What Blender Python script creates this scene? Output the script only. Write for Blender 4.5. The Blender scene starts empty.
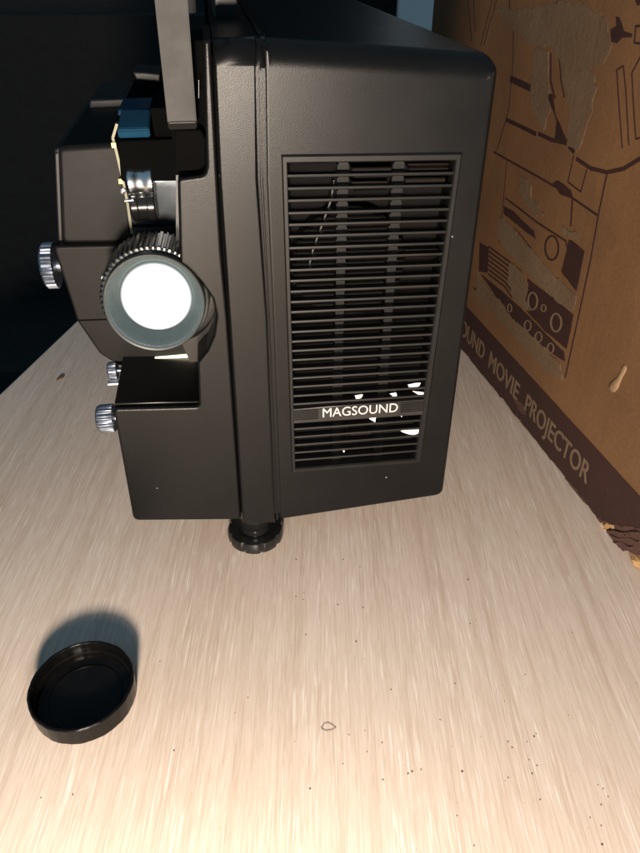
import bpy, bmesh, math, random
from mathutils import Vector, Matrix
random.seed(7)
R_ = math.radians
SC = bpy.context.scene
COL = SC.collection

# ------------------------------------------------------------------ camera geometry used to measure the photo
H, D0, PIT, F = .308, .300, R_(35.3), 690.0
A8 = R_(8.0)
UX = Vector((math.cos(A8), math.sin(A8), 0)); DX = Vector((-math.sin(A8), math.cos(A8), 0))
def ray(x, y):
    a = (x-320)/F; b = -(y-426.5)/F
    return Vector((a, math.cos(PIT)+b*math.sin(PIT), -math.sin(PIT)+b*math.cos(PIT)))
def onz(x, y, z=0.0):
    r = ray(x, y); t = (z-H)/r.z
    return Vector((t*r.x, t*r.y, z))
def PP(x, y, w=0.0):                    # point on a plane parallel to the projector's front, (u, z)
    r = ray(x, y); t = (D0+w)/r.dot(DX); X = r*t
    return (X.dot(UX), H+X.z)
AB = R_(12.7)
BC = Vector((.1913, .283, 0))           # near bottom corner of the carton
BX = Vector((math.cos(AB), math.sin(AB), 0)); BY = Vector((-math.sin(AB), math.cos(AB), 0))
def PB(x, y):                           # point on the carton's printed side, (s, z)
    r = ray(x, y); C = Vector((0, 0, H)); t = (BC-C).dot(BX)/r.dot(BX); X = C+r*t
    return ((X-BC).dot(BY), X.z)

# ------------------------------------------------------------------ materials
def mat(name): 
    m = bpy.data.materials.new(name); m.use_nodes = True
    return m, m.node_tree.nodes, m.node_tree.links, m.node_tree.nodes['Principled BSDF']
def noise(N, L, vec, scale, detail=3, rough=.5):
    n = N.new('ShaderNodeTexNoise'); n.inputs['Scale'].default_value = scale
    n.inputs['Detail'].default_value = detail; n.inputs['Roughness'].default_value = rough
    L.new(vec, n.inputs['Vector']); return n.outputs['Fac']
def ramp(N, L, fac, stops):
    r = N.new('ShaderNodeValToRGB'); e = r.color_ramp.elements
    while len(e) < len(stops): e.new(.5)
    for k, (p, c) in enumerate(stops):
        e[k].position = p; e[k].color = (c[0], c[1], c[2], 1)
    L.new(fac, r.inputs[0]); return r.outputs[0]
def mix(N, L, fac, a, b, mode='MIX'):
    m = N.new('ShaderNodeMix'); m.data_type = 'RGBA'; m.blend_type = mode
    if isinstance(fac, float): m.inputs[0].default_value = fac
    else: L.new(fac, m.inputs[0])
    for i, v in ((6, a), (7, b)):
        if isinstance(v, tuple): m.inputs[i].default_value = (*v, 1)
        else: L.new(v, m.inputs[i])
    return m.outputs[2]
def bump(N, L, h, strength, dist, P, prev=None):
    b = N.new('ShaderNodeBump'); b.inputs['Strength'].default_value = strength; b.inputs['Distance'].default_value = dist
    L.new(h, b.inputs['Height'])
    if prev: L.new(prev, b.inputs['Normal'])
    L.new(b.outputs[0], P.inputs['Normal']); return b.outputs[0]
def coord(N): return N.new('ShaderNodeTexCoord').outputs['Object']
def mapping(N, L, v, rot=0, scale=(1, 1, 1)):
    m = N.new('ShaderNodeMapping'); m.inputs['Rotation'].default_value = (0, 0, rot); m.inputs['Scale'].default_value = scale
    L.new(v, m.inputs['Vector']); return m.outputs[0]

def plain(name, col, rough=.5, metal=0.0, var=.25, nscale=90, bstr=.0, bscale=900, bdist=.0002, spec=.5, coat=0):
    m, N, L, P = mat(name); v = coord(N)
    n = noise(N, L, v, nscale, 4)
    c = ramp(N, L, n, [(.3, tuple(x*(1-var) for x in col)), (.7, tuple(min(1, x*(1+var)) for x in col))])
    L.new(c, P.inputs['Base Color'])
    rr = N.new('ShaderNodeMapRange'); rr.inputs['To Min'].default_value = max(.02, rough*.85); rr.inputs['To Max'].default_value = min(1, rough*1.15)
    L.new(n, rr.inputs[0]); L.new(rr.outputs[0], P.inputs['Roughness'])
    P.inputs['Metallic'].default_value = metal; P.inputs['Specular IOR Level'].default_value = spec
    P.inputs['Coat Weight'].default_value = coat
    if bstr: bump(N, L, noise(N, L, v, bscale, 2), bstr, bdist, P)
    return m

def m_body():
    m, N, L, P = mat('black_crackle_paint'); v = coord(N)
    big = noise(N, L, v, 28, 5, .6); fine = noise(N, L, v, 2400, 2, .6)
    c = ramp(N, L, big, [(.3, (.0030, .0031, .0032)), (.7, (.0046, .0046, .0046))])
    dust = noise(N, L, v, 2200, 1)
    dm = ramp(N, L, dust, [(.78, (0, 0, 0)), (.84, (.5, .5, .5))])
    c2 = mix(N, L, dm, c, (.05, .045, .04))
    vo = N.new('ShaderNodeTexVoronoi'); vo.inputs['Scale'].default_value = 85; L.new(v, vo.inputs['Vector'])
    vd = ramp(N, L, vo.outputs['Distance'], [(.030, (1, 1, 1)), (.045, (0, 0, 0))])
    sep = N.new('ShaderNodeSeparateColor'); L.new(vo.outputs['Color'], sep.inputs[0])
    vg = ramp(N, L, sep.outputs[0], [(.80, (0, 0, 0)), (.82, (1, 1, 1))])
    c2 = mix(N, L, mix(N, L, 1.0, vd, vg, 'MULTIPLY'), c2, (.22, .21, .19))
    L.new(c2, P.inputs['Base Color'])
    rr = N.new('ShaderNodeMapRange'); rr.inputs['To Min'].default_value = .27; rr.inputs['To Max'].default_value = .39
    L.new(big, rr.inputs[0]); L.new(rr.outputs[0], P.inputs['Roughness'])
    P.inputs['Specular IOR Level'].default_value = .22
    bump(N, L, fine, .5, .00012, P)
    return m
M = {}
M['body'] = m_body()
M['core'] = plain('dark_inner_plastic', (.002, .002, .002), .9, spec=.04)
M['soft'] = plain('satin_black_plastic', (.014, .013, .012), .48, bstr=.2, bscale=2000, bdist=.0001)
M['handle'] = plain('satin_handle_plastic', (.0075, .0068, .0062), .48, spec=.22, bstr=.15, bscale=2200, bdist=.0001)
M['house'] = plain('grey_black_housing_plastic', (.0062, .0054, .0051), .5, spec=.20, bstr=.25, bscale=1800, bdist=.0001)
M['gloss'] = plain('glossy_black_plastic', (.003, .003, .003), .32, spec=.4, nscale=30, bstr=.08, bscale=300, bdist=.0001)
M['slat'] = plain('grille_plastic', (.0055, .0053, .0050), .45, spec=.30, bstr=.2, bscale=1500, bdist=.0001)
M['upright'] = plain('dim_grille_upright', (.009, .0085, .008), .6, spec=.3)
M['inner'] = plain('grille_lining', (.0045, .004, .004), .85, spec=.15)
M['rubber'] = plain('black_bakelite', (.010, .010, .010), .2, bstr=.1, bscale=500)
M['lenscap'] = plain('cap_plastic', (.0025, .0023, .0022), .28, spec=.2, nscale=200, bstr=.12, bscale=700, bdist=.0002)
M['chrome'] = plain('polished_chrome', (.75, .76, .78), .26, 1.0, var=.05)
M['alu'] = plain('brushed_aluminium', (.24, .27, .33), .40, 1.0, var=.12, nscale=400)
M['plate'] = plain('glossy_grey_plate', (.07, .08, .09), .22, .5)
M['brass'] = plain('worn_brass', (.45, .32, .12), .4, 1.0, var=.3, nscale=500)
M['cream'] = plain('cream_plastic_strip', (.24, .23, .15), .5, var=.15, nscale=300)
M['blue'] = plain('blue_lever_plastic', (.006, .045, .09), .45, spec=.3, var=.12)
M['barrel'] = plain('lens_barrel_enamel', (.035, .040, .038), .25, .35)
M['bore'] = plain('lens_bore_metal', (.065, .090, .095), .30, .15, var=.08, nscale=300)
M['white'] = plain('white_lettering_paint', (.55, .54, .51), .4, var=.03)
M['plateblk'] = plain('nameplate_black', (.018, .017, .016), .3, bstr=.1)
M['wirem'] = plain('dull_wire', (.10, .10, .095), .5, .8)
M['brown'] = plain('brown_insulation', (.012, .009, .007), .85, spec=.2, nscale=200)
M['curtain'] = plain('dark_upholstery', (.0075, .0075, .0075), .9, nscale=5, var=.5, bstr=.5, bscale=40, bdist=.01)
M['floor'] = plain('dark_floor', (.012, .011, .010), .8, nscale=6)
M['pale'] = plain('pale_blue_grey_paint', (.95, .92, .88), .6, nscale=4, var=.06)
M['crumb'] = plain('dark_crumbs', (.13, .075, .05), .8, nscale=900)

def emis(name, col, s):
    m, N, L, P = mat(name); v = coord(N)
    P.inputs['Base Color'].default_value = (.8, .8, .8, 1)
    n = noise(N, L, v, 60, 2)
    L.new(ramp(N, L, n, [(.3, tuple(x*.96 for x in col)), (.7, col)]), P.inputs['Emission Color'])
    P.inputs['Emission Strength'].default_value = s
    return m
M['lamp'] = emis('lit_lens_glass', (1, 1, .98), 3.2)
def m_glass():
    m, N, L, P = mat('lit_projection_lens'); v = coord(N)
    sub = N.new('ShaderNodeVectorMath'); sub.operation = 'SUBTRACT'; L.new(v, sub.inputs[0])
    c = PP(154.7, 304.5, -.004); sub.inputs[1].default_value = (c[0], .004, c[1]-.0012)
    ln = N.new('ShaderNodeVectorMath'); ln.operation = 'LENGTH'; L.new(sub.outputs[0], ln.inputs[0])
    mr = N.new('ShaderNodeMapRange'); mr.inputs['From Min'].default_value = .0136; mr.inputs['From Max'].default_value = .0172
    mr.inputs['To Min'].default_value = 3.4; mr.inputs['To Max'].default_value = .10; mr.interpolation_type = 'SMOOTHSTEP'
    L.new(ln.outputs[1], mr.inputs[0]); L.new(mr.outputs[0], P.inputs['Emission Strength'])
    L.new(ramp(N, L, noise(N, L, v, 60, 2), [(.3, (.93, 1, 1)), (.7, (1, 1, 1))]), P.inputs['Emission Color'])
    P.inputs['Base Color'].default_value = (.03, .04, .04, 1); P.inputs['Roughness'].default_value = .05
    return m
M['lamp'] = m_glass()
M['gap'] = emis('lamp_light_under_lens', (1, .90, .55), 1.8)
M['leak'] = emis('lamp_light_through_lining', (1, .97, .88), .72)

def m_table():
    m, N, L, P = mat('limed_oak_veneer'); v = coord(N)
    rot = R_(9.5)
    warp = noise(N, L, mapping(N, L, v, rot, (9, 2.2, 1)), 1.0, 3)
    def g(sx, sy, det=3, rough=.55):
        return noise(N, L, mapping(N, L, v, rot, (sx, sy, 1)), 1.0, det, rough)
    a = g(150, 3.5, 4); b = g(850, 20, 3, .6); c = g(1250, 42, 2, .5); e = g(1900, 80, 2); c2 = g(800, 24, 2, .5)
    base = ramp(N, L, warp, [(.25, (.59, .49, .415)), (.5, (.63, .535, .46)), (.75, (.67, .575, .505))])
    s1 = ramp(N, L, a, [(.3, (.88, .85, .82)), (.5, (1, 1, 1)), (.7, (1.0, 1.0, 1.0))])
    col = mix(N, L, .8, base, s1, 'MULTIPLY')
    s2 = ramp(N, L, b, [(.36, (.74, .68, .62)), (.50, (1, 1, 1))])
    col = mix(N, L, .38, col, s2, 'MULTIPLY')
    s4 = ramp(N, L, e, [(.38, (.86, .83, .80)), (.52, (1, 1, 1))])
    col = mix(N, L, .6, col, s4, 'MULTIPLY')
    gate = ramp(N, L, g(45, 9, 2), [(.36, (.2, .2, .2)), (.6, (1, 1, 1))])
    s3 = mix(N, L, 1.0, ramp(N, L, c, [(.58, (0, 0, 0)), (.70, (.5, .5, .5))]), gate, 'MULTIPLY')
    col = mix(N, L, s3, col, (.88, .84, .80))
    s5 = ramp(N, L, c2, [(.64, (0, 0, 0)), (.74, (.42, .42, .42))])
    col = mix(N, L, s5, col, (.88, .84, .80))
    L.new(col, P.inputs['Base Color'])
    rr = N.new('ShaderNodeMapRange'); rr.inputs['To Min'].default_value = .38; rr.inputs['To Max'].default_value = .55
    L.new(b, rr.inputs[0]); L.new(rr.outputs[0], P.inputs['Roughness'])
    bump(N, L, b, .25, .0003, P)
    return m
M['table'] = m_table()

def m_card(name, a, b, bs=.3):
    m, N, L, P = mat(name); v = coord(N)
    n = noise(N, L, v, 14, 6, .65); f = noise(N, L, v, 500, 3)
    c = ramp(N, L, n, [(.3, a), (.7, b)])
    sp = ramp(N, L, f, [(.3, (.82, .80, .78)), (.6, (1, 1, 1))])
    L.new(mix(N, L, .8, c, sp, 'MULTIPLY'), P.inputs['Base Color'])
    P.inputs['Roughness'].default_value = .75
    fl = noise(N, L, mapping(N, L, v, 0, (1, 240, 2)), 1.0, 1)
    n1 = bump(N, L, fl, .18, .0006, P)
    bump(N, L, noise(N, L, v, 260, 4), bs, .0006, P, n1)
    return m
M['card'] = m_card('brown_cardboard', (.115, .056, .022), (.165, .083, .033))
M['peel'] = m_card('peeled_cardboard', (.098, .058, .029), (.150, .101, .060), .7)
M['ink'] = m_card('maroon_print', (.026, .010, .0085), (.038, .015, .012), .2)
def m_ink():
    m, N, L, P = mat('worn_maroon_print'); v = coord(N)
    n = noise(N, L, v, 14, 6, .65); w = noise(N, L, v, 170, 6, .75)
    c = ramp(N, L, n, [(.3, (.020, .0060, .0045)), (.7, (.032, .0095, .0065))])
    k = ramp(N, L, w, [(.60, (0, 0, 0)), (.72, (.5, .5, .5))])
    L.new(mix(N, L, k, c, (.095, .052, .025)), P.inputs['Base Color']); P.inputs['Roughness'].default_value = .7
    bump(N, L, noise(N, L, v, 260, 4), .2, .0006, P)
    return m
M['ink'] = m_ink()
M['torn'] = m_card('torn_cardboard_fibre', (.36, .21, .09), (.50, .31, .15), 1.0)
M['scuff'] = m_card('scuffed_maroon_print', (.055, .024, .018), (.085, .040, .028), .8)
M['letter'] = m_card('unprinted_card_letters', (.125, .080, .050), (.165, .110, .07), .3)
M['glue'] = plain('dried_glue_blob', (.24, .155, .085), .5, var=.15)

# ------------------------------------------------------------------ object helpers
def link(o, parent=None):
    COL.objects.link(o)
    if parent: o.parent = parent
    return o
def obj(name, bm, m, parent=None, smooth=None):
    me = bpy.data.meshes.new(name)
    bmesh.ops.recalc_face_normals(bm, faces=bm.faces[:])
    bm.to_mesh(me); bm.free(); me.materials.append(M[m] if isinstance(m, str) else m)
    if smooth is not None:
        me.polygons.foreach_set('use_smooth', [True]*len(me.polygons))
        me.set_sharp_from_angle(angle=R_(smooth))
    return link(bpy.data.objects.new(name, me), parent)
def empty(name, label, cat, loc=(0, 0, 0), rz=0):
    o = bpy.data.objects.new(name, None); o.empty_display_size = .02
    o.location = loc; o.rotation_euler = (0, 0, rz); o['label'] = label; o['category'] = cat
    return link(o)
def tag(o, label, cat, kind=None, group=None):
    if label: o['label'] = label
    if cat: o['category'] = cat
    if kind: o['kind'] = kind
    if group: o['group'] = group
    return o

def area2(p): return sum(p[i][0]*p[(i+1) % len(p)][1]-p[(i+1) % len(p)][0]*p[i][1] for i in range(len(p)))/2
def round_poly(pts, rad, seg=5):
    out = []; n = len(pts)
    for i in range(n):
        r = rad[i] if isinstance(rad, (list, tuple)) else rad
        p = Vector(pts[i]); a = Vector(pts[i-1])-p; b = Vector(pts[(i+1) % n])-p
        if r <= 0: out.append(tuple(p)); continue
        la, lb = a.length, b.length; a.normalize(); b.normalize()
        ang = a.angle(b)
        if ang > R_(172): out.append(tuple(p)); continue
        t = min(r/math.tan(ang/2), la*.48, lb*.48)
        p0 = p+a*t; p1 = p+b*t
        for k in range(seg+1):
            s = k/seg
            out.append(tuple(p0*(1-s)**2+p*2*s*(1-s)+p1*s*s))
    return out
def normals(p):
    n = len(p); s = 1 if area2(p) > 0 else -1; out = []
    for i in range(n):
        e0 = Vector(p[i])-Vector(p[i-1]); e1 = Vector(p[(i+1) % n])-Vector(p[i])
        if e0.length < 1e-9: e0 = e1
        if e1.length < 1e-9: e1 = e0
        n0 = Vector((e0.y, -e0.x)).normalized()*s; n1 = Vector((e1.y, -e1.x)).normalized()*s
        m = (n0+n1); m = m.normalized() if m.length > 1e-6 else n0
        out.append(m/max(.5, m.dot(n0)))
    return out
def prism(pts, w0, w1, rc=0, re=.001, holes=(), rtop=None, seg=5, bm=None, xf=None, hole_depth=None):
    """outline (u,z) extruded along w from w0 (front, edge rounded by re) to w1"""
    own = bm is None
    if own: bm = bmesh.new()
    if rc: rc = [max(q, 1.7*re) if q > 0 else 0 for q in (rc if isinstance(rc, (list, tuple)) else [rc]*len(pts))]
    p = round_poly(pts, rc) if rc else [tuple(q) for q in pts]
    if area2(p) < 0: p = p[::-1]
    nn = normals(p); rings = []
    xf = xf or (lambda u, w, z: (u, w, z))
    mk = lambda q, w: bm.verts.new(xf(q[0], w, q[1]))
    rings.append([mk(q, w1) for q in p])
    rr = [(re+(rtop-re)*min(1, max(0, n.normalized().y)*1.5) if rtop else re) for n in nn]
    steps = seg if re > 0 else 0
    for k in range(steps, -1, -1):
        th = (math.pi/2)*k/steps if steps else 0
        if steps == 0: rings.append([mk(q, w0) for q in p]); break
        rings.append([mk((q[0]-n.x*re*(1-math.sin(th)), q[1]-n.y*r*(1-math.sin(th))), w0+r*(1-math.cos(th))) for q, n, r in zip(p, nn, rr)])
    L = len(p)
    for a, b in zip(rings, rings[1:]):
        for i in range(L):
            try: f_ = bm.faces.new((a[i], a[(i+1) % L], b[(i+1) % L], b[i])); f_.smooth = re > 0 and a is not rings[0]
            except ValueError: pass
    bm.faces.new(rings[0][::-1])
    if not holes: bm.faces.new(rings[-1])
    else:
        edges = []
        last = rings[-1]
        for i in range(L):
            e = bm.edges.get((last[i], last[(i+1) % L])); edges.append(e)
        for h in holes:
            hv = [mk(q, w0) for q in h]; hb = [mk(q, hole_depth) for q in h]
            for i in range(len(h)):
                j = (i+1) % len(h)
                edges.append(bm.edges.new((hv[i], hv[j])))
                bm.faces.new((hv[i], hv[j], hb[j], hb[i]))
            bm.faces.new(hb)
        bmesh.ops.triangle_fill(bm, edges=edges, use_beauty=True)
    return bm
def px(pts, w=0): return [PP(x, y, w) for x, y in pts]
def box(bm, x0, x1, y0, y1, z0, z1, rot=None):
    vs = [bm.verts.new((x, y, z)) for x in (x0, x1) for y in (y0, y1) for z in (z0, z1)]
    for f in ((0, 1, 3, 2), (4, 6, 7, 5), (0, 4, 5, 1), (2, 3, 7, 6), (0, 2, 6, 4), (1, 5, 7, 3)):
        bm.faces.new([vs[i] for i in f])
    return vs
def lathe(prof, n=64, centre=(0, 0, 0), axis='y', tilt=0, bm=None, rfun=None, closed=False):
    """prof: (radius, height) pairs turned round an axis; tilt turns about the local x axis"""
    if bm is None: bm = bmesh.new()
    rows = []
    rot = Matrix.Rotation(tilt, 3, 'X')
    for (r, h) in prof:
        row = []
        for k in range(n):
            a = 2*math.pi*k/n; q = r*(rfun(a, r, h) if rfun else 1)
            c, s = q*math.cos(a), q*math.sin(a)
            v = {'y': (c, h, s), 'z': (c, s, h), 'x': (h, c, s)}[axis]
            row.append(bm.verts.new(rot @ Vector(v)+Vector(centre)))
        rows.append(row)
    for a, b in zip(rows, rows[1:]):
        for k in range(n): bm.faces.new((a[k], a[(k+1) % n], b[(k+1) % n], b[k]))
    if closed:
        a, b = rows[-1], rows[0]
        for k in range(n): bm.faces.new((a[k], a[(k+1) % n], b[(k+1) % n], b[k]))
    else:
        if prof[0][0] > 1e-6: bm.faces.new(rows[0][::-1])
        if prof[-1][0] > 1e-6: bm.faces.new(rows[-1])
    return bm
def tube(bm, pts, r, n=8):
    P = [Vector(p) for p in pts]; rows = []
    for i, p in enumerate(P):
        t = (P[min(i+1, len(P)-1)]-P[max(i-1, 0)]).normalized()
        a = t.cross(Vector((0, 0, 1))); a = a.normalized() if a.length > 1e-4 else Vector((1, 0, 0)); b = t.cross(a)
        rows.append([bm.verts.new(p+(a*math.cos(2*math.pi*k/n)+b*math.sin(2*math.pi*k/n))*r) for k in range(n)])
    for a, b in zip(rows, rows[1:]):
        for k in range(n): bm.faces.new((a[k], a[(k+1) % n], b[(k+1) % n], b[k]))
    bm.faces.new(rows[0][::-1]); bm.faces.new(rows[-1])
    return bm
def text_mesh(s, extrude=.01, bold=0.0):
    c = bpy.data.curves.new('lettering', 'FONT'); c.body = s; c.size = 1; c.extrude = extrude; c.offset = bold; c.resolution_u = 4
    o = bpy.data.objects.new('lettering', c); COL.objects.link(o)
    dg = bpy.context.evaluated_depsgraph_get(); me = bpy.data.meshes.new_from_object(o.evaluated_get(dg))
    bpy.data.objects.remove(o)
    bm = bmesh.new(); bm.from_mesh(me)
    xs = [v.co.x for v in bm.verts]; x0, x1 = min(xs), max(xs)
    zs = [v.co.y for v in bm.verts]; y1 = max(zs); y0 = 0
    for v in bm.verts: v.co = Vector(((v.co.x-x0)/(x1-x0), (v.co.y-y0)/(y1-y0), v.co.z/extrude))
    return bm

# ================================================================== PROJECTOR
pr = empty('movie_projector', 'black sound movie projector with louvred front grille and brightly lit lens, on the pale table', 'projector',
           loc=DX*D0, rz=A8)

# right-hand cover with the grille opening
cover = px([(261.5, 38), (501, 55), (443, 495.5), (279, 520.5), (271, 320), (264.2, 180)])
g_out = px([(281.3, 154.8), (461.8, 152.5), (420.8, 461.7), (291.8, 471.6)])
g_in = px([(287.5, 163), (454.5, 160.5), (415, 458), (295.5, 467.5)])
DEP = .33
bm = prism(cover, 0, DEP, rc=[.004, .0075, .0055, .004, 0, 0], re=.0022, rtop=.010, holes=[g_out[::-1]], hole_depth=.03, seg=12)
obj('cover', bm, 'body', pr)
# grille > frame, slats ; sub-parts
def lerp2(a, b, t): return (a[0]+(b[0]-a[0])*t, a[1]+(b[1]-a[1])*t)
bm = bmesh.new()
def ringprism(bm, o, i, w0, w1, mid=None):
    n = len(o)
    def mv(q, w): return bm.verts.new((q[0], w, q[1]))
    ins = [lerp2(o[k], i[k], .22) for k in range(n)]; ins2 = [lerp2(o[k], i[k], .80) for k in range(n)]
    rows = [[mv(q, w1) for q in o], [mv(q, w0+.0007) for q in o], [mv(q, w0) for q in ins], [mv(q, w0) for q in ins2], [mv(q, w0+.0008) for q in i], [mv(q, w1) for q in i]]
    for a, b in zip(rows, rows[1:]+rows[:1]):
        for k in range(n): bm.faces.new((a[k], a[(k+1) % n], b[(k+1) % n], b[k]))
ringprism(bm, [lerp2(q, lerp2(g_out[0], g_out[2], .5), -.001) for q in g_out], g_in, -.0012, .006)
NS = 31
def gpt(s, t): return lerp2(lerp2(g_in[0], g_in[1], s), lerp2(g_in[3], g_in[2], s), t)
plate_rows = (24, 25)
for k in range(1, NS):
    if k in plate_rows: continue
    t = k/NS
    a = gpt(-.01, t); b = gpt(1.01, t); h = .00074
    wob = random.uniform(-.00010, .00010)
    vs = []
    for q in (a, b):
        z = q[1]+wob
        for (w, dz) in ((-.0003, -h), (-.0007, -h*.3), (-.0005, h*.8), (.0002, h), (.0040, h*.7), (.0040, -h*.5)):
            vs.append(bm.verts.new((q[0], w, z+dz)))
    for i in range(6): bm.faces.new((vs[i], vs[(i+1) % 6], vs[6+(i+1) % 6], vs[6+i]))
    bm.faces.new(vs[:6]); bm.faces.new(vs[6:][::-1])
grille = obj('ventilation_grille', bm, 'slat', pr)
# two uprights behind the slats, with a small foot against each slat
for xs in (((343.5, 158), (335.5, 470)), ((399.5, 157), (377, 466))):
    bm = bmesh.new(); a = PP(*xs[0], .005); b = PP(*xs[1], .005)
    for k in range(0, 62):
        t0, t1 = k/62, (k+1)/62
        w = .0021 if k % 2 == 0 else .0026
        p0, p1 = lerp2(a, b, t0), lerp2(a, b, t1)
        pts = [(p0[0]-w, p0[1]), (p0[0]+w, p0[1]), (p1[0]+w, p1[1]+.00002), (p1[0]-w, p1[1]+.00002)]
        prism(pts, .0052 if k % 2 else .0046, .008, re=0, bm=bm)
    obj('grille_upright', bm, 'upright', grille)
# what shows through the slats
bm = prism(px([(283, 150), (468, 148), (430, 480), (288, 485)], .022), .022, .024, re=0)
obj('inner_lining', bm, 'inner', pr)
bm = bmesh.new()
lathe([(.0, .010), (.010, .010), (.026, .0105), (.0275, .012), (.0275, .021), (.0, .021)], 48, (.058, 0, .180), bm=bm)
obj('fan_motor', bm, 'inner', pr, 35)
for (x0, y0, x1, y1, w) in ((352, 168, 392, 178, .012), (408, 164, 450, 170, .010), (405, 178, 446, 186, .013), (352, 182, 388, 190, .013), (405, 250, 440, 258, .013), (350, 430, 372, 440, .012)):
    bm = bmesh.new(); prism(px([(x0, y0), (x1, y0-1), (x1-1, y1), (x0+2, y1+1)], w), w, .021, re=.0006, bm=bm, seg=2)
    obj('insulation_block', bm, 'brown', pr)
bm = tube(bmesh.new(), [(PP(x, y, .007)[0], .007, PP(x, y, .007)[1]) for x, y in ((334, 180), (331, 200), (322, 225), (314, 246), (308, 270))], .0006, 8)
obj('inner_wire', bm, 'wirem', pr, 60)
# torn spots in the lining where the lamp shows through
for poly in ([(355, 396), (363, 395), (361, 398), (356, 399)], [(390, 394), (396, 393), (397, 397), (393, 396)],
             [(408, 385), (421, 383), (419, 386), (413, 388), (410, 389)], [(413, 391.5), (428, 393), (427, 396), (418, 394.5)],
             [(369.5, 418.5), (376, 417.5), (375, 422), (371, 420)], [(400.5, 431), (424, 429), (423, 432), (413, 434.5), (407, 434)],
             [(418, 443), (421, 443.5), (420.5, 447), (418, 446)], [(418, 450), (421, 450), (420, 452), (418, 452)],
             [(400, 415), (402.5, 414.5), (402, 417)], [(426.5, 413), (428, 413), (427.5, 415)], [(343, 451), (344.5, 451), (344, 452.5)]):
    pts = []
    n = len(poly)
    for i in range(n):
        for s in (0, .33, .66):
            q = lerp2(poly[i], poly[(i+1) % n], s); pts.append((q[0]+random.uniform(-.35, .35), q[1]+random.uniform(-.35, .35)))
    obj('torn_lining', prism(px(pts, .0002), .0002, .0008, re=0), 'leak', pr)
# nameplate
npl = px([(291.5, 409.3), (427.5, 399), (425, 414.5), (292, 423.5)], -.0008)
name_o = obj('nameplate', prism(npl, -.0010, .004, re=.0004, seg=3), 'plateblk', pr)
for e0, e1 in (((293.5, 411.2), (318.5, 409.3)), ((400.5, 403.0), (424.5, 401.2))):
    bm = bmesh.new()
    for k in range(6):
        dy = 1.75*k
        prism(px([(e0[0], e0[1]+dy), (e1[0], e1[1]+dy), (e1[0], e1[1]+dy+.9), (e0[0], e0[1]+dy+.9)], -.0012), -.00135, -.0008, re=0, bm=bm)
    obj('plate_ribs', bm, 'slat', name_o)
bm = bmesh.new()
prism(px([(320, 408.9), (399.5, 402.8), (398.5, 414.4), (320.5, 420)], -.0012), -.0013, -.0008, re=0, bm=bm)
obj('letter_panel', bm, 'plateblk', name_o)
bm = text_mesh('MAGSOUND')
o_ = PP(322.8, 417.3, -.0015); e_ = PP(397.5, 411.7, -.0015); hgt = .0056
ax = Vector((e_[0]-o_[0], e_[1]-o_[1]))
for v in bm.verts:
    x, y, d = v.co
    v.co = Vector((o_[0]+ax.x*x, -.00142-.0001*(1 if d > 0 else 0), o_[1]+ax.y*x+y*hgt))
obj('nameplate_lettering', bm, 'white', name_o)

# raised band that runs over the body, and the narrow bead beside it
strip = px([(212, 40), (256, 39), (258, 180), (267.5, 320), (275, 522.5), (243, 523), (229.5, 320), (219.5, 180), (214, 72)], -.002)
obj('body_band', prism(strip, -.0025, DEP, re=.0012, rtop=.009, seg=11), 'body', pr)
bead = px([(257.2, 42), (260.8, 42), (263.2, 180), (270, 320), (278.4, 519.5), (276.3, 521), (268.7, 320), (260, 180)])
obj('body_bead', prism(bead, .0001, DEP, re=.0003, rtop=.010, seg=12), 'body', pr)
# inner core (dark seams)
obj('bead_bed', prism(px([(252, 39), (266, 39), (275, 320), (284, 512), (270, 513), (263, 320), (254, 180)], .001), .0003, .02, re=.0001, rtop=.010, seg=12), 'body', pr)
obj('inner_chassis', prism(px([(207, 55), (262, 55), (280, 512), (238, 512), (226, 330), (216, 200)], .004), .004, DEP-.004, re=0), 'core', pr)

# front plate: narrow column, round bite for the lens, low box bulging left
panel = px([(203, 40), (210.6, 40), (212.6, 72), (218, 180), (221.6, 250), (227.8, 320), (241.4, 520), (133.5, 521), (113.3, 409),
            (199.3, 407), (197.5, 363), (207, 351), (213.6, 336), (216.4, 316), (212.5, 299), (199.4, 281), (184, 269), (180, 263), (177.5, 178.5), (204.5, 175), (206.5, 166), (205, 120)])
rc = [0, 0, 0, 0, 0, 0, .001, .004, .0016, .0008, .001, .004, .004, .004, .004, .004, .004, .003, .001, .003, .003, 0]
obj('front_plate', prism(panel, 0, .056, rc=rc, re=.0014, rtop=.0016, seg=5), 'body', pr)
# glossy lid of the low box
obj('box_lid', prism([(q[0], q[1]) for q in [PP(113.9, 408, 0), PP(199, 405.5, 0), (PP(199, 405.5, 0)[0], PP(199, 405.5)[1]+.0012), (PP(113.9, 408)[0]+.0004, PP(113.9, 408)[1]+.0014)]], .0022, .056, re=.0006, seg=3), 'gloss', pr)
# black glossy liner behind the bite
bm = bmesh.new()
lc = PP(170, 318, 0)
lathe([(.0215, .0165), (.0215, .055), (.0235, .055), (.0235, .0165)], 72, (lc[0], 0, lc[1]), bm=bm, closed=True)
obj('lens_recess', bm, 'gloss', pr, 40)
# backing of the gap left of the column
obj('column_backing', prism(px([(176, 132), (206, 132), (226, 360), (190, 362), (176, 330)], .02), .020, .055, re=0), 'gloss', pr)

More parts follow.
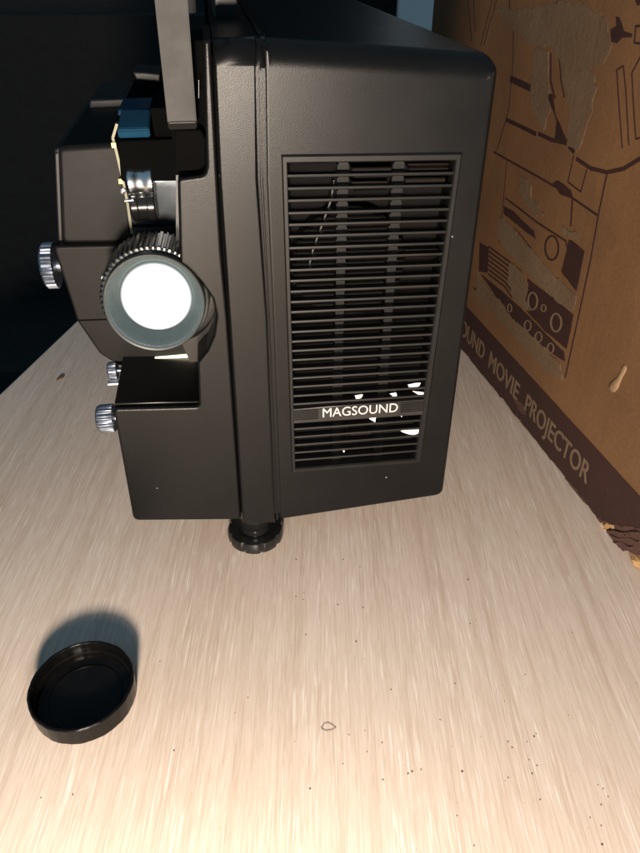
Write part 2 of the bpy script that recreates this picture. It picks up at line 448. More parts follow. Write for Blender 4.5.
# ---- lens
T = R_(-7)
LC = PP(154.7, 304.5, -.004); LC3 = (LC[0], -.004, LC[1]+.0002)
bm = bmesh.new()
RO = .0229
lathe([(RO-.0016, .0012), (RO-.0011, .0002), (RO-.0004, 0), (RO, .0006), (RO, .012), (RO+.0004, .0125), (RO+.0004, .034), (RO-.004, .034), (RO-.004, .0125), (RO-.0011, .0122)], 96, LC3, tilt=T, bm=bm, closed=True)
lens = obj('lens_barrel', bm, 'barrel', pr, 35)
def kn(a, r, h): return 1+.017*(1 if .7 < a < 3.7 else .05)*(1 if math.sin(a*60) > 0 else -1)*(1 if r > .0238 else 0)
bm = lathe([(.0226, .0060), (.0240, .0062), (.0246, .0070), (.0256, .0310), (.0240, .034), (.0225, .034)], 480, LC3, tilt=T, rfun=kn, closed=True)
obj('focus_ring', bm, 'barrel', lens, 30)
bm = bmesh.new()
prof = []
for k in range(14):                     # stepped light-trap rings down to the glass
    t = k/13; r = RO-.0015-(.0044)*t**.85; h = .0008+.0112*t
    prof.append((r, h)); prof.append((r-.00040, h+.00030))
prof += [(.0168, .0126), (.0168, .0130), (RO-.0014, .0130), (RO-.0012, .0010)]
lathe(prof, 96, LC3, tilt=T, bm=bm, closed=True)
obj('lens_bore', bm, 'bore', lens, 20)
bm = lathe([(.0178, .0128), (.0165, .0118), (.0150, .0109), (.0120, .0095), (.008, .0084), (.003, .0080), (.00001, .0079)], 72, LC3, tilt=T)
obj('lens_glass', bm, 'lamp', lens, 60)
bm = bmesh.new()                        # faint engraved marks round the retaining ring
for k in range(22):
    if k in (4, 5, 12, 17): continue
    a = R_(232+k*4.2); r0 = .0178; rot = Matrix.Rotation(T, 3, 'X')
    for j in range(2 if k % 3 else 1):
        aa = a+j*.022
        c = [rot @ Vector((r*math.cos(b), .0100, r*math.sin(b)))+Vector(LC3) for r, b in ((r0, aa), (r0, aa+.009), (r0+.0011, aa+.009), (r0+.0011, aa))]
        c2 = [v+Vector((0, .0002, 0)) for v in c]
        vs = [bm.verts.new(v) for v in c+c2]
        for f in ((0, 1, 2, 3), (7, 6, 5, 4), (0, 4, 5, 1), (1, 5, 6, 2), (2, 6, 7, 3), (3, 7, 4, 0)): bm.faces.new([vs[i] for i in f])
obj('lens_engraving', bm, 'white', lens)
bm = lathe([(.0001, -.0015), (.0012, -.0014), (.0015, 0), (.0015, .004)], 20, (PP(104.5, 277, .012)[0], .012, PP(104.5, 277, .012)[1]))
obj('focus_pin', bm, 'chrome', lens, 40)

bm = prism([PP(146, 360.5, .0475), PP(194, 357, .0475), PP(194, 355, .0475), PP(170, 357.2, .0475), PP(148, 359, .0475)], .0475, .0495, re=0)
obj('light_leak_glow', bm, 'gap', pr)  # glowing strip stands in for lamp light spilling under the lens
# ---- film gate housing on the left
gw = .055
up = px([(57.5, 147), (124, 143), (127.5, 185), (134.5, 243.5), (61.5, 244.5)], gw)
bmh = prism(up, gw, gw+.15, rc=[.003, .001, 0, 0, .001], re=.0022, rtop=.003)
# draw the back end in a little so the lid edge runs as in the photo
hs = obj('gate_housing', bmh, 'house', pr)
lo = px([(53, 246.5), (150, 244.5), (200, 262), (200, 362), (113, 362.5), (99.5, 354), (77, 321)], .050)
obj('lower_housing', prism(lo, .050, gw+.10, rc=[.001, 0, 0, 0, .006, .008, .001], re=.0014), 'house', pr)
obj('housing_rib', prism(px([(77.5, 320.5), (140, 318.5), (140, 319.7), (78, 321.7)], .0490), .0497, .052, re=0), 'core', pr)
obj('housing_side', prism(px([(54, 150), (60, 148), (64, 246), (58, 247)], gw+.004), gw+.004, gw+.14, re=.002), 'soft', pr)
obj('lid_step', prism([(PP(84, 146, gw)[0]-.010, PP(84, 140, gw)[1]-.004), (PP(124, 146, gw)[0]+.012, PP(84, 140, gw)[1]-.004), (PP(124, 146, gw)[0]+.012, PP(84, 143.5, gw)[1]+.0030), (PP(84, 146, gw)[0]-.008, PP(84, 143.5, gw)[1]+.0030)], gw+.092, gw+.15, re=.001), 'soft', pr)
# gate opening: chassis wall behind it
obj('gate_wall', prism(px([(116, 120), (212, 118), (212, 365), (116, 365)], .070), .070, .20, re=0), 'core', pr)
obj('gate_plate', prism(px([(127, 180), (181, 178), (181, 226), (134, 227), (128, 220)], .052), .052, .06, rc=[0, 0, .002, .004, 0], re=.0016), 'plate', pr)
obj('gate_sill', prism(px([(133, 228.5), (182, 227), (182, 244), (134, 244)], .048), .048, .06, re=.001), 'soft', pr)
obj('film_gate_block', prism(px([(118, 141), (181, 139), (181, 181), (121, 182)], .045), .045, .068, rc=.001, re=.001), 'core', pr)
obj('lever_base', prism(px([(150, 108), (182, 108), (182, 140), (155, 141)], .050), .050, .10, re=.001), 'core', pr)
# silver roller over black roller
def roller(name, x0, x1, y, rpx, w, m):
    a = PP(x0, y, w); b = PP(x1, y, w); r = rpx
    L_ = b[0]-a[0]
    bm = lathe([(r*.9, 0), (r, r*.1), (r, L_*.28), (r*.93, L_*.33), (r*.93, L_*.67), (r, L_*.72), (r, L_-r*.1), (r*.9, L_)], 48, (a[0], w, a[1]), axis='x')
    return obj(name, bm, m, pr, 40)
roller('film_roller', 128.5, 154, 182, .0068, .047, 'chrome')
roller('rubber_roller', 131.5, 156.5, 206, .0075, .047, 'rubber')
obj('roller_pin', tube(bmesh.new(), [(PP(125, 201, .038)[0], .038, PP(125, 201, .038)[1]), (PP(133.5, 200, .038)[0], .038, PP(133.5, 200, .038)[1])], .0007, 10), 'chrome', pr, 60)
# cream and brass spring strip
def ribbon(pts, w, thick, width):
    bm = bmesh.new()
    for a, b in zip(pts, pts[1:]):
        pa, pb = Vector(PP(*a, w)), Vector(PP(*b, w)); n = Vector((-(pb-pa).y, (pb-pa).x)).normalized()*width
        prism([tuple(pa+n), tuple(pb+n), tuple(pb-n), tuple(pa-n)], w, w+thick, re=0, bm=bm)
    return bm
obj('pressure_spring', ribbon([(117, 124), (112.8, 138), (116.5, 152), (122.5, 178), (127, 200), (132, 234)], .0500, .004, .0006), 'cream', pr)
for (x, y) in ((114, 145), (121, 181)):
    q = PP(x, y, .049); bm = bmesh.new(); box(bm, q[0]-.0010, q[0]+.0010, .0482, .052, q[1]-.0011, q[1]+.0011)
    obj('spring_clip', bm, 'brass', pr)
q = PP(123.2, 191, .048); obj('spring_stud', lathe([(.0001, -.001), (.0013, -.0006), (.0014, .002)], 16, (q[0], .048, q[1])), 'chrome', pr, 40)
# blue lever
lv = [PP(119, 137.5, .050), PP(151, 137, .050), PP(151, 126, .050), PP(119.5, 127, .050)]
bm = bmesh.new()
zt = lv[2][1]
prof = [(.048, lv[0][1]), (.046, zt-.0008), (.047, zt), (.066, zt+.0042), (.069, zt+.0034), (.069, lv[0][1])]
va = [bm.verts.new((lv[0][0]+.0002*i, w, z)) for i, (w, z) in enumerate(prof)]; vb = [bm.verts.new((lv[1][0], w, z)) for w, z in prof]
for i in range(6): bm.faces.new((va[i], va[(i+1) % 6], vb[(i+1) % 6], vb[i]))
bm.faces.new(va); bm.faces.new(vb[::-1])
bmesh.ops.bevel(bm, geom=bm.edges[:], offset=.0006, segments=2, affect='EDGES')
lev = obj('threading_lever', bm, 'blue', pr)
obj('lever_stem', prism(px([(121, 104), (151, 103), (152, 113), (120, 114)], .095), .080, .11, re=.001), 'blue', pr)
obj('rear_lever', prism(px([(133, 72), (160, 74), (160, 82), (136, 80)], .14), .14, .17, re=.001), 'soft', pr)

# knurled silver knobs on the left flank (axis points left)
def knob(name, xr, xl, y, r, w, m='alu', n=120, k=30):
    a = PP(xr, y, w); b = PP(xl, y, w); L_ = a[0]-b[0]
    f = lambda an, rr, h: 1+.030*(1 if math.sin(an*k) > 0 else -1)*(1 if rr > r*.95 else 0)
    bm = lathe([(r*.3, L_*1.6), (r*.3, L_), (r*.90, L_), (r, L_*.9), (r, L_*.22), (r*.92, L_*.06), (r*.80, 0), (r*.2, 0)], n, (b[0], w, b[1]), axis='x', rfun=f)
    return obj(name, bm, m, pr, 30)
knob('tilt_knob', 58, 43.5, 266, .0120, .075)
knob('volume_knob', 116, 97.5, 419, .0078, .030)
knob('selector_knob', 118, 108, 371, .0050, .052)
q = PP(108.5, 384, .045); obj('flank_pin', tube(bmesh.new(), [(q[0], .045, q[1]), (q[0]+.012, .045, q[1])], .0017, 16), 'chrome', pr, 50)

# hinge pocket and carry handle
obj('handle_pocket', prism(px([(172, 40), (204, 40), (207.5, 120), (208, 168), (201, 174.5), (172, 176)], .012), .012, .05, rc=[0, 0, 0, .003, .003, 0], re=.001), 'core', pr)
obj('handle_hinge', prism(px([(174, 130), (201, 130), (206, 140), (206.5, 165), (200, 171), (174, 173)], .002), .003, .03, rc=[.001, .002, .001, .002, .003, .001], re=.0012), 'core', pr)
bl, br_, tl, tr = PP(168.5, 131, -.006), PP(197, 129, -.006), PP(155.5, 0, -.006), PP(189.5, 0, -.006)
def hu(z, side):
    a, b = (bl, tl) if side == 0 else (br_, tr)
    t = (z-a[1])/(b[1]-a[1]); return a[0]+(b[0]-a[0])*min(1.3, t)
prof = [(-.004, bl[1]), (-.006, bl[1]+.003), (-.006, .335), (-.003, .344), (.003, .347), (.20, .347), (.208, .340), (.208, .27), (.202, .27), (.202, .336), (.198, .341), (.006, .341), (.001, .336), (.001, bl[1])]
bm = bmesh.new()
va = [bm.verts.new((hu(z, 0), w, z)) for w, z in prof]; vb = [bm.verts.new((hu(z, 1), w, z)) for w, z in prof]
n = len(prof)
for i in range(n): bm.faces.new((va[i], va[(i+1) % n], vb[(i+1) % n], vb[i]))
bm.faces.new(va); bm.faces.new(vb[::-1])
bmesh.ops.bevel(bm, geom=bm.edges[:], offset=.0005, segments=2, affect='EDGES', clamp_overlap=True)
obj('carry_handle', bm, 'handle', pr)
obj('handle_edge', tube(bmesh.new(), [(PP(198.8, y, .001)[0], .001, PP(198.8, y, .001)[1]) for y in (80, 90, 98)], .00022, 8), 'plate', pr, 50)
# mount on the top for the reel arm
zt = .2745
bm = bmesh.new()
xa, xb = PP(211, 40)[0]+.002, PP(252, 40)[0]
prism([(xa, zt-.01), (xb, zt-.01), (xb-.001, .312), (xa+.001, .312)], .088, .17, rc=.001, re=.0015, bm=bm)
obj('reel_arm_mount', bm, 'gloss', pr)

# levelling foot
fc = PP(256, 535, .014)[0]
def ff(a, r, h): return 1-(.07*max(0, math.cos(a*9))**6 if r > .013 else 0)
bm = lathe([(.0105, 0), (.0148, .0006), (.0170, .0030), (.0174, .0075), (.0165, .0098), (.0120, .0108), (.0090, .0098), (.0085, .0130), (.0095, .0150), (.0095, .0270)], 144, (fc, .0165, 0), axis='z', rfun=ff)
obj('levelling_foot', bm, 'rubber', pr, 35)
bm = lathe([(.011, 0), (.012, .003), (.011, .006), (.006, .007), (.006, .03)], 48, (.06, .25, 0), axis='z')
obj('levelling_foot', bm, 'rubber', pr, 35)

# ================================================================== LENS CAP
cap = empty('lens_cap', 'round black plastic lens cap lying open side up on the pale table', 'lens cap', (-.1160, .2015, 0))
RC = .0247; hC = .0125
f2 = lambda a, r, h: 1+.0035*math.sin(a*13+1)+(.0025*math.sin(a*31))
bm = lathe([(.0001, 0), (RC-.0012, 0), (RC-.0002, .0010), (RC+.0004, hC-.0006), (RC, hC), (RC-.0009, hC), (RC-.0013, hC-.0006), (RC-.0017, .0068), (RC-.0024, .0062), (RC-.0026, .0022), (RC-.0045, .0016), (.0001, .0015)], 120, (0, 0, 0), axis='z', rfun=f2)
obj('cap_shell', bm, 'lenscap', cap, 35)
bm = lathe([(RC-.0076, .0015), (RC-.0074, .0021), (RC-.0068, .0021), (RC-.0066, .0015)], 96, (0, 0, 0), axis='z', closed=True)
obj('cap_inner_ring', bm, 'lenscap', cap, 50)

# ================================================================== CARTON
ct = empty('cardboard_box', 'worn brown cardboard carton with maroon projector artwork and torn bottom edge, right of the projector', 'box', BC, AB)
BH, BL = .345, PB(433, 12)[0]
fx = lambda s, x, z: (x, s, z)          # prism(outline (s,z), extruded along local x)
rag = []
rnd = random.Random(3)
s = .0
low = [(0, .013)]
for sx, zz in ((.004, .012), (.008, .0105), (.012, .0085), (.017, .0070), (.022, .0045), (.027, .0055), (.033, .0020), (.04, .0012)): low.append((sx, zz))
s = .046
while s < BL-.01:
    low.append((s, max(.0002, .0006+rnd.uniform(-.0006, .0007)+(.0018 if rnd.random() < .08 else 0)))); s += rnd.uniform(.003, .007)
low.append((BL, .0004))
side = low+[(BL, BH), (0, BH)]
obj('printed_side', prism(side, 0, .003, re=0, xf=fx), 'card', ct)
bm = bmesh.new()
box(bm, .0034, .26, .0005, .0035, .0005, BH-.0005); box(bm, .0034, .26, BL-.0035, BL-.0005, .0005, BH-.0005); box(bm, .257, .26, .0038, BL-.0038, .0005, BH-.0005)
obj('carton_walls', bm, 'card', ct)
bm = bmesh.new(); box(bm, .0034, .2565, .0038, BL-.0038, .0006, .0036); obj('carton_floor', bm, 'card', ct)
bm = bmesh.new(); box(bm, .0, .13, .0005, BL-.0005, BH+.0002, BH+.0032); box(bm, .1304, .26, .0005, BL-.0005, BH+.0002, BH+.0032); obj('carton_flaps', bm, 'card', ct)

def ragged(pts, amp, step, seed):
    r = random.Random(seed); out = []; n = len(pts)
    for i in range(n):
        a, b = Vector(pts[i]), Vector(pts[(i+1) % n]); k = max(1, int((b-a).length/step))
        for j in range(k):
            q = a+(b-a)*(j/k)
            out.append((q.x+r.uniform(-amp, amp), q.y+r.uniform(-amp, amp)))
    return out
def sheet(bm, pts, x0, x1): prism(pts, -x1, -x0, re=0, xf=fx, bm=bm)     # x0<x1 = distance proud of the side
def PBs(l): return [PB(*p) for p in l]
# maroon band along the bottom
ztop = .5*(PB(474, 314)[1]+PB(640, 497)[1])
band = [(q[0], q[1]+.0003) for q in low]
band = band+[(BL, ztop), (0, ztop)]
bm = bmesh.new(); sheet(bm, ragged(band, .0002, .02, 5), .0000, .0003)
bandobj = obj('printed_band', bm, 'ink', ct)
bm = bmesh.new()
def word(s, p0, p1, h0):
    t = text_mesh(s, bold=.012); a, b = Vector(PB(*p0)), Vector(PB(*p1))
    tv = []
    vm = {}
    for v in t.verts:
        x, y, d = v.co
        vm[v] = bm.verts.new((-(.00035+.0002*(1 if d > 0 else 0)), a.x+(b.x-a.x)*x, a.y+(b.y-a.y)*x+y*h0))
    for f in t.faces:
        try: bm.faces.new([vm[v] for v in f.verts])
        except ValueError: pass
    t.free()
lh = PB(589, 463)[1]-PB(585, 480)[1]
lh = .5*(lh+PB(529, 392)[1]-PB(524, 409)[1])
zb = .5*(PB(585, 481)[1]+PB(524, 409.5)[1])
def at_z(x, z):   # pixel column x on the side at height z
    lo_, hi_ = -50, 700
    for _ in range(40):
        m_ = (lo_+hi_)/2
        if PB(x, m_)[1] > z: lo_ = m_
        else: hi_ = m_
    return (x, m_)
word('PROJECTOR', at_z(524.5, zb), at_z(587, zb), lh)
word('MOVIE', at_z(488.5, zb), at_z(517.5, zb), lh)
wS = (PB(*at_z(488.5, zb))[0]-PB(*at_z(517.5, zb))[0])
sD = PB(*at_z(483.5, zb))
# SOUND runs on behind the projector at the same letter width
a_ = (sD[0]+wS*1.08, zb)
t = text_mesh('SOUND', bold=.012); vm = {}
for v in t.verts:
    x, y, d = v.co
    vm[v] = bm.verts.new((-(.00035+.0002*(1 if d > 0 else 0)), a_[0]+(sD[0]-a_[0])*x, zb+y*lh))
for f in t.faces:
    try: bm.faces.new([vm[v] for v in f.verts])
    except ValueError: pass
t.free()
obj('band_lettering', bm, 'letter', bandobj)

# line drawing of a projector
bm = bmesh.new()
def line(pts, wpx):
    q = [Vector(PB(*p)) for p in pts]
    mid = pts[len(pts)//2]; sc = (Vector(PB(mid[0], mid[1]+1))-Vector(PB(*mid))).length
    w = wpx*sc*.42
    for i, (a, b) in enumerate(zip(q, q[1:])):
        d = (b-a).normalized(); n = Vector((-d.y, d.x))*w
        e = d*(w*.5)
        xo = .0003+.00001*(i % 2)
        sheet(bm, [tuple(a+n-e), tuple(b+n+e), tuple(b-n+e), tuple(a-n-e)], 0, xo)
def blob(pts, seed=1, x=.00034): sheet(bm, ragged(PBs(pts), .0003, .004, seed), 0, x)
def ring_(cx, cy, rx, ry, wpx, tgt, x0=0, x1=.0003, tilt=0):
    n = 28; o = []; i_ = []
    for k in range(n):
        a = 2*math.pi*k/n
        for lst, d in ((o, wpx/2), (i_, -wpx/2)):
            X, Y = (rx+d)*math.cos(a), (ry+d)*math.sin(a)
            lst.append(PB(cx+X*math.cos(tilt)-Y*math.sin(tilt), cy+X*math.sin(tilt)+Y*math.cos(tilt)))
    for k in range(n):
        j = (k+1) % n
        sheet(tgt, [o[k], o[j], i_[j], i_[k]], x0, x1)
line([(513.6, 29), (513.4, 60), (512, 79), (508.7, 111), (497, 151)], 1.5)
line([(494, 152), (510, 161), (535, 175), (561, 190), (597, 215)], 2.4)
line([(511, 79), (522, 84), (534, 90)], 8)
line([(507, 120), (522, 127), (536, 134)], 5)
line([(539, 134), (552, 140), (566, 143), (574, 152)], 5)
blob([(545, 92), (553, 95), (556, 115), (569, 145), (555, 139), (557, 120)], 2)
line([(551, 54), (551, 82), (555, 98)], 3)
line([(559.5, 54), (561, 79), (564.5, 97)], 2.2)
for a, b, c, d in ((375, 345, 385, 365), (400, 375, 408, 385), (362, 400, 345, 430), (382, 410, 372, 440), (435, 385, 405, 445), (330, 452, 336, 467), (345, 472, 357, 492), (370, 500, 375, 512), (322, 528, 325, 548), (345, 553, 352, 560)):
    k = .21875; line([(500+a*k, b*k), (500+c*k, d*k)], 2.2)
k = .21875; Q = lambda *l: [(500+a*k, b*k) for a, b in l]
line(Q((295, 60), (455, 90)), 4); line(Q((280, 115), (415, 143)), 3.6); line(Q((455, 86), (445, 135)), 2.6); line(Q((264, -40), (262, 0), (243, 120)), 1.5)
blob(Q((530, 75), (545, 80), (560, 110), (565, 145), (605, 153), (605, 172), (560, 170), (535, 200), (510, 192), (508, 135), (535, 120)), 3)
line(Q((690, 118), (622, 120), (615, 196), (680, 205)), 2.4)
blob([(634, -4), (643, -4), (641, 5), (638, 5)], 9)
line([(587, 100), (570.5, 71), (570, 70)], 0.01)
line([(617, 70), (623.5, 66), (626, 90), (629, 145)], 1.8); line([(617, 70), (619.5, 110), (622.5, 148)], 1.8)
line([(650, 40), (632, 73), (634, 110), (636, 139), (650, 136)], 1.9)
line([(577, 159), (591, 168.5), (607, 172.5), (623.5, 169), (640, 159), (660, 143)], 5)
line([(607, 175), (599, 213), (590.8, 260), (578, 320), (565.5, 377)], 2.4)
line([(574, 156), (568, 182), (581, 192), (587, 170)], 1.9)
blob([(553, 183), (558, 180), (571, 190), (574, 200), (560, 194)], 4)
line([(572.6, 200), (571, 226)], 3); line([(568, 233), (569, 237)], 2.5)
line([(505.5, 198), (520, 209), (538, 223), (566, 241), (568, 250)], 2.2)
line([(507, 161), (504, 197), (499.5, 243)], 1.5)
ring_(552, 248, 6.6, 12, 1.8, bm)
blob([(569.6, 239), (585, 251.5), (576.7, 291), (561.5, 272)], 5)
blob([(504, 206), (513, 211), (524, 222), (534, 231), (536, 239), (520, 227), (504, 214)], 6)
line([(515, 228), (527, 243), (536, 254)], 1.1)
blob([(480, 242), (489, 248), (488, 273), (479, 271)], 7)
for i in range(7): line([(488.5, 246.5+4.6*i), (505, 258.5+4.7*i), (521-1.5*i, 271+4.4*i)], 2.2)
blob([(528, 279), (536, 285), (556, 300), (573.7, 315.5), (570, 335), (566.7, 349), (545, 331), (525, 309), (523, 300)], 8)
blob([(481, 274), (497, 287), (513, 301), (529, 316), (547, 335), (564, 352), (565, 361), (556, 356), (541, 344), (526, 331), (511, 317), (498, 299)], 9)
line([(474, 288), (484, 298), (493.5, 310)], 2.2); line([(530, 344), (537, 351), (544, 358)], 3); blob([(550, 371), (553, 366), (555, 377)], 11)
line([(468, -5), (470, 20), (472, 41)], 1.5); line([(473.6, -5), (474.5, 15), (475.7, 31)], 1.3)
line([(493.6, -5), (487, 22), (481, 45)], 1.5); line([(498, -5), (491, 20), (484, 45)], 1.3); line([(509, -5), (510, 8)], 2)
art = obj('printed_artwork', bm, 'ink', ct)
for a in ((533, 301, 4.6, 8.5, 1.6), (544, 308, 2.2, 3.4, 1.1), (556.5, 322.5, 5.2, 9, 1.7), (528, 325.6, 3.2, 5, 1.2), (539, 337, 3.2, 5, 1.2), (551, 348, 3.0, 5, 1.2), (510, 308, 2, 4, 1)):
    bm = bmesh.new(); ring_(a[0], a[1], a[2], a[3], a[4], bm, .0003, .0005)
    obj('artwork_ring', bm, 'letter', art)
# peeled patches where tape pulled the print away
for i, (pts) in enumerate(([(494, 8), (520, 10), (548, 4), (580, 2), (606, 18), (612, 45), (606, 62), (590, 66), (597, 88), (590, 118), (578, 150), (566, 146), (570, 118), (566, 92), (560, 60), (552, 46), (528, 44), (512, 28)],
                           [(535, 48), (549, 52), (548, 84), (550, 110), (543, 132), (536, 118), (530, 96)],
                           [(499, 216), (508, 222), (522, 240), (540, 258), (556, 277), (577, 297), (572, 312), (556, 300), (538, 283), (520, 264), (505, 250), (497, 232)],
                           [(510, 262), (520, 270), (529, 284), (526, 300), (531, 312), (522, 307), (513, 296), (508, 280)],
                           [(478, 272), (484, 283), (500, 300), (512, 318), (530, 333), (548, 350), (560, 364), (563, 380), (546, 372), (528, 352), (511, 333), (494, 312), (476, 296)],
                           [(562, 226), (576, 232), (580, 241), (570, 239), (562, 234)],
                           [(520, 176), (530, 182), (533, 200), (545, 214), (535, 216), (526, 203), (519, 190)])):
    bm = bmesh.new(); sheet(bm, ragged(PBs(pts), .0012, .0035, 40+i), 0, .00036+.00003*i)
    obj('peeled_patch', bm, 'peel', ct)
# scuffs on the band
for i, pts in enumerate(([(596, 516), (606, 522), (622, 526), (640, 527), (650, 540), (640, 556), (620, 546), (606, 533)],
                         [(514, 398), (522, 402), (527, 415), (520, 412)], [(566, 478), (574, 486), (588, 504), (580, 500)])):
    bm = bmesh.new(); sheet(bm, ragged(PBs(pts), .0009, .003, 60+i), 0, .00055+.00003*i); obj('scuffed_patch', bm, 'scuff', ct)
# crumpled fibres at the torn lower corner
def lump(name, c, r, m, seed, parent, rough=.35, sub=3):
    bm = bmesh.new(); bmesh.ops.create_icosphere(bm, subdivisions=sub, radius=1)
    rr = random.Random(seed); ph = [rr.uniform(0, 6) for _ in range(6)]
    for v in bm.verts:
        p = v.co; k = 1+rough*(math.sin(5*p.x+ph[0])*math.sin(6*p.y+ph[1])+.6*math.sin(11*p.z+ph[2])*math.cos(9*p.x+ph[3])+rr.uniform(-.25, .25))*.6
        v.co = Vector((p.x*r[0]*k+c[0], p.y*r[1]*k+c[1], p.z*r[2]*k+c[2]))
    return obj(name, bm, m, parent)
for i, (pts, m_) in enumerate((([(598, 521), (604, 524), (613, 524), (615, 528), (607, 530), (603, 533), (600, 529)], 'torn'),
                               ([(616, 533), (623, 533), (622, 537), (617, 540), (614, 537)], 'torn'),
                               ([(607, 533), (616, 531), (626, 534), (640, 531), (646, 540), (638, 549), (624, 551), (616, 545)], 'scuff'),
                               ([(602, 527), (606, 527), (609, 537), (606, 536)], 'torn'))):
    bm = bmesh.new(); sheet(bm, ragged(PBs(pts), .0010, .0014, 90+i), 0, .0008+.0003*i); obj('torn_paper', bm, m_, ct)
for k_, (xa_, ya_, xb_, yb_) in enumerate(((610, 531, 640, 533), (613, 536, 642, 541), (616, 541, 636, 547))):
    a, b = PB(xa_, ya_), PB(xb_, yb_); bm = bmesh.new(); pts = []
    for t_ in range(15):
        u_ = t_/14; pts.append((-.0014-.0004*math.sin(7*u_+k_), a[0]+(b[0]-a[0])*u_, a[1]+(b[1]-a[1])*u_+.0007*math.sin(9*u_+2*k_)))
    tube(bm, pts, .0007, 7); obj('paper_crease', bm, 'scuff', ct, 60)
lump('torn_flap', (.0045, .006, .0034), (.0065, .0125, .0033), 'torn', 31, ct, .30)
for (x, y, sx, sz) in ((517, 417, .0022, .0010), (521, 421, .0018, .0012), (527, 428, .0015, .0008), (556, 463, .0012, .0006)):
    q = PB(x, y); lump('edge_fray', (-.0003, q[0], .0022), (.0003, sx, sz), 'scuff', int(x), ct, .8, 2)
# glue blob
g = bmesh.new(); rows = []
gp = [(610, 390, .6), (610.6, 389, 3.6), (613, 387, 5.4), (616, 384, 5.0), (619, 379, 3.4), (621.5, 374, 3.2), (623.5, 370, 3.6), (625, 366.5, 2.6), (625.4, 365, .5)]
cs = [Vector((0, *PB(a, b))) for a, b, _ in gp]
for i_, (c_, (_, _, r)) in enumerate(zip(cs, gp)):
    t_ = (cs[min(i_+1, len(cs)-1)]-cs[max(0, i_-1)]).normalized(); n_ = Vector((0, -t_.z, t_.y))
    rows.append([g.verts.new(c_+n_*(r*.00062*math.cos(a)*(1+.12*math.sin(3*a+i_)))+Vector((-abs(r*.00030*math.sin(a)), 0, 0))+Vector((.0002, 0, 0))) for a in [2*math.pi*q_/16 for q_ in range(16)]])
for a, b in zip(rows, rows[1:]):
    for k_ in range(16): g.faces.new((a[k_], a[(k_+1) % 16], b[(k_+1) % 16], b[k_]))
g.faces.new(rows[0][::-1]); g.faces.new(rows[-1])
obj('glue_blob', g, 'glue', ct, 180)

# ================================================================== TABLE
az = R_(10.7); ed = Vector((math.sin(az), math.cos(az))); nr = Vector((math.cos(az), -math.sin(az)))
a0 = Vector(onz(0, 393)[:2])
c1 = a0-ed*.75; c2 = a0+ed*.27; c3 = c2+nr*.95; c4 = c1+nr*.95
tb = empty('table', 'pale limed wood table top with long straight grain under the projector', 'table', (c1.x, c1.y, -.75))
org = Vector((c1.x, c1.y, -.75))
def tz(u, w, z): return (u-org.x, z-org.y, w-org.z)
bm = bmesh.new()
P4 = round_poly([tuple(c1), tuple(c4), tuple(c3), tuple(c2)], .012, 6)
# build as outline in XY with rounded upper arris
def txf(u, w, z): return (u-org.x, z-org.y, -w-org.z)
prism([tuple(q) for q in P4], 0, .03, re=.0025, xf=txf, bm=bm)
obj('table_top', bm, 'table', tb)
for (i, j) in ((.05, .06), (.05, .95), (.95, .06), (.95, .95)):
    q = c1+ed*(1.02*j)+nr*(.95*i); bm = bmesh.new()
    prism([(q.x-org.x-.03, q.y-org.y-.03), (q.x-org.x+.03, q.y-org.y-.03), (q.x-org.x+.03, q.y-org.y+.03), (q.x-org.x-.03, q.y-org.y+.03)], 0, .719, rc=.004, re=0, xf=lambda u, w, z: (u, z, w), bm=bm)
    obj('leg', bm, 'table', tb)

# crumbs, flake, hair loop
bm = bmesh.new(); rr = random.Random(12)
pts = [(296, 597), (303, 600), (304, 593), (306, 635), (338, 605), (356, 642), (363, 608), (382, 743), (367, 752), (408, 774), (412, 772), (421, 770), (383, 780), (310, 789), (343, 764), (349, 735), (365, 731), (360, 567), (468, 580),
       (525, 675), (455, 684), (536, 734), (534, 737), (527, 742), (529, 760), (532, 774), (537, 766), (508, 742), (508, 778), (540, 800), (462, 772), (457, 816), (474, 846), (598, 785), (603, 789), (608, 797), (601, 805), (601, 826), (602, 845), (590, 818), (248, 698), (160, 662), (41, 798), (73, 795), (174, 751), (470, 624), (296, 560), (343, 560), (610, 725), (391, 690), (440, 720), (512, 748)]
for _ in range(32): pts.append((rr.gauss(520, 80), rr.uniform(590, 853)))
for _ in range(28): pts.append((rr.uniform(180, 420), rr.uniform(560, 850)))
for k, (x, y) in enumerate(pts):
    if x > 652: continue
    w = onz(x, y); r = rr.uniform(.00020, .00042) if k < 52 else rr.uniform(.00008, .00018)
    bmesh.ops.create_icosphere(bm, subdivisions=1, radius=r, matrix=Matrix.Translation((w.x, w.y, r*.5)) @ Matrix.Rotation(rr.uniform(0, 3), 4, 'Z') @ Matrix.Diagonal((1, rr.uniform(.6, 1.8), .6, 1)))
tag(obj('crumbs', bm, 'crumb'), 'fine dark crumbs and dust scattered over the pale table', 'crumbs', 'stuff')
bm = bmesh.new(); q = onz(60.5, 378.5)
a = onz(56.5, 381); b = onz(64, 375.5); d = (b-a).normalized(); n = Vector((-d.y, d.x, 0))
prism([tuple((a-q)[:2]), tuple((a+d*.006-n*.0024-q)[:2]), tuple((b-n*.001-q)[:2]), tuple((b-q)[:2]), tuple((a+d*.008+n*.0018-q)[:2])], -.0012, -.0001, re=.0003, seg=2, xf=lambda u, w, z: (u, z, -w), bm=bm)
fl = obj('dark_flake', bm, 'crumb'); fl.location = q; tag(fl, 'small dark flake of debris at the far left of the table', 'flake')
q = onz(52*1.0+8-1, 378)
bm = bmesh.new(); c = onz(328, 727)
loop = [(322, 728), (324, 724), (328, 723), (332, 725), (336, 728), (331, 730.5), (326, 731), (322, 729.5), (321, 727)]
tube(bm, [onz(x, y, .0004)-c for x, y in loop], .00010, 5)
hr = obj('hair_loop', bm, 'crumb'); hr.location = c; tag(hr, 'thin curled hair forming a small loop near the front of the table', 'hair')

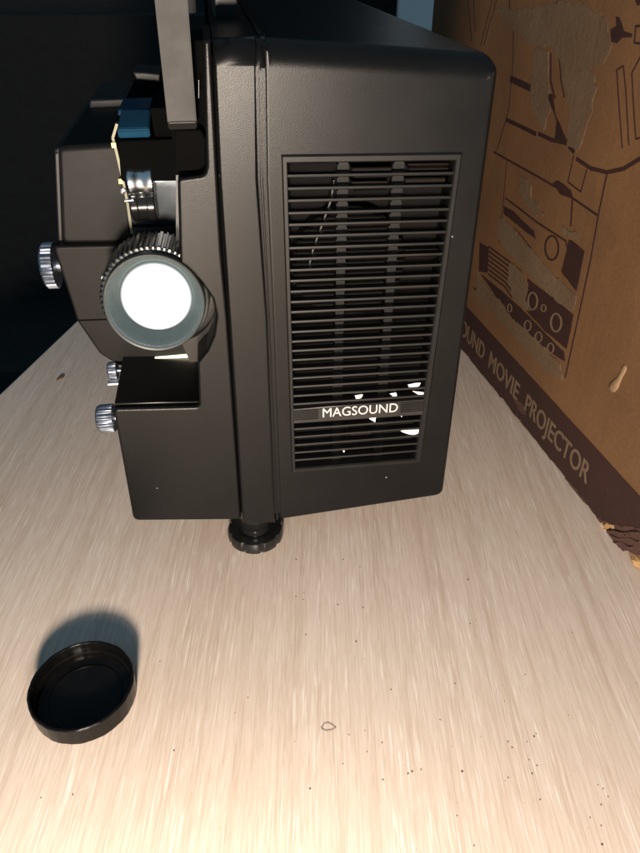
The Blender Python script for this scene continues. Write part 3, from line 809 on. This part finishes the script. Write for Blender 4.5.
# ================================================================== ROOM BEHIND
bm = bmesh.new(); box(bm, -4, 4, -2, 4, -.80, -.75); tag(obj('floor', bm, 'floor'), None, None, 'structure')
bm = bmesh.new(); box(bm, -4, 4, 2.6, 2.7, -.75, 2.2); tag(obj('wall', bm, 'floor'), None, None, 'structure')
# dark padded furniture behind the table on the left
so = empty('dark_sofa', 'near-black upholstered sofa in the dark behind the table on the left', 'sofa', (-.6, 1.25, -.75))
def cushion(x0, x1, y0, y1, z0, z1, name):
    bm = bmesh.new(); box(bm, x0, x1, y0, y1, z0, z1)
    bmesh.ops.bevel(bm, geom=bm.edges[:], offset=.07, segments=5, affect='EDGES')
    obj(name, bm, 'curtain', so, 60)
cushion(-1.6, .66, -.25, .45, 0, .42, 'seat'); cushion(-1.6, -.50, .12, .42, .35, 1.02, 'backrest'); cushion(-.49, .66, .12, .42, .35, 1.02, 'backrest')
cushion(.67, .85, -.25, .45, 0, .58, 'armrest')
dp = bmesh.new()
prism([(0, 0), (1.0, 0), (1.0, 1.9), (0, 1.9)], 0, .04, re=.004, bm=dp)
d1 = obj('pale_panel', dp, 'pale'); d1.location = (.185, 1.9, -.75)
tag(d1, 'pale blue-grey upright panel glimpsed above the projector, left of the carton', 'panel')

# ================================================================== LIGHT, WORLD, CAMERA
W = bpy.data.worlds.new('World'); SC.world = W; W.use_nodes = True
bg = W.node_tree.nodes['Background']; bg.inputs[0].default_value = (.42, .74, 1.0, 1); bg.inputs[1].default_value = .23
def lamp(name, loc, power, col, size, typ='POINT'):
    l = bpy.data.lights.new(name, typ); l.energy = power; l.color = col
    if typ == 'POINT': l.shadow_soft_size = size
    else: l.shape = 'DISK'; l.size = size
    o = bpy.data.objects.new(name, l); o.location = loc; COL.objects.link(o); return o
lamp('room_lamp', (-.008, -.28, .212), 29, (1, .85, .71), .030)
lamp('near_glow', (-.060, .018, .105), 1.05, (1, .86, .68), .02)  # added lamp out of view, makes the hotspot at the near tabletop


cam = bpy.data.cameras.new('camera'); co = bpy.data.objects.new('camera', cam); COL.objects.link(co)
co.location = (0, 0, H); co.rotation_euler = (math.pi/2-PIT, 0, 0)
cam.sensor_fit = 'VERTICAL'; cam.sensor_height = 24; cam.lens = 24*F/853; cam.clip_start = .005; cam.clip_end = 100
SC.camera = co
SC.view_settings.view_transform = 'Standard'; SC.view_settings.look = 'None'; SC.view_settings.exposure = 0; SC.view_settings.gamma = 1
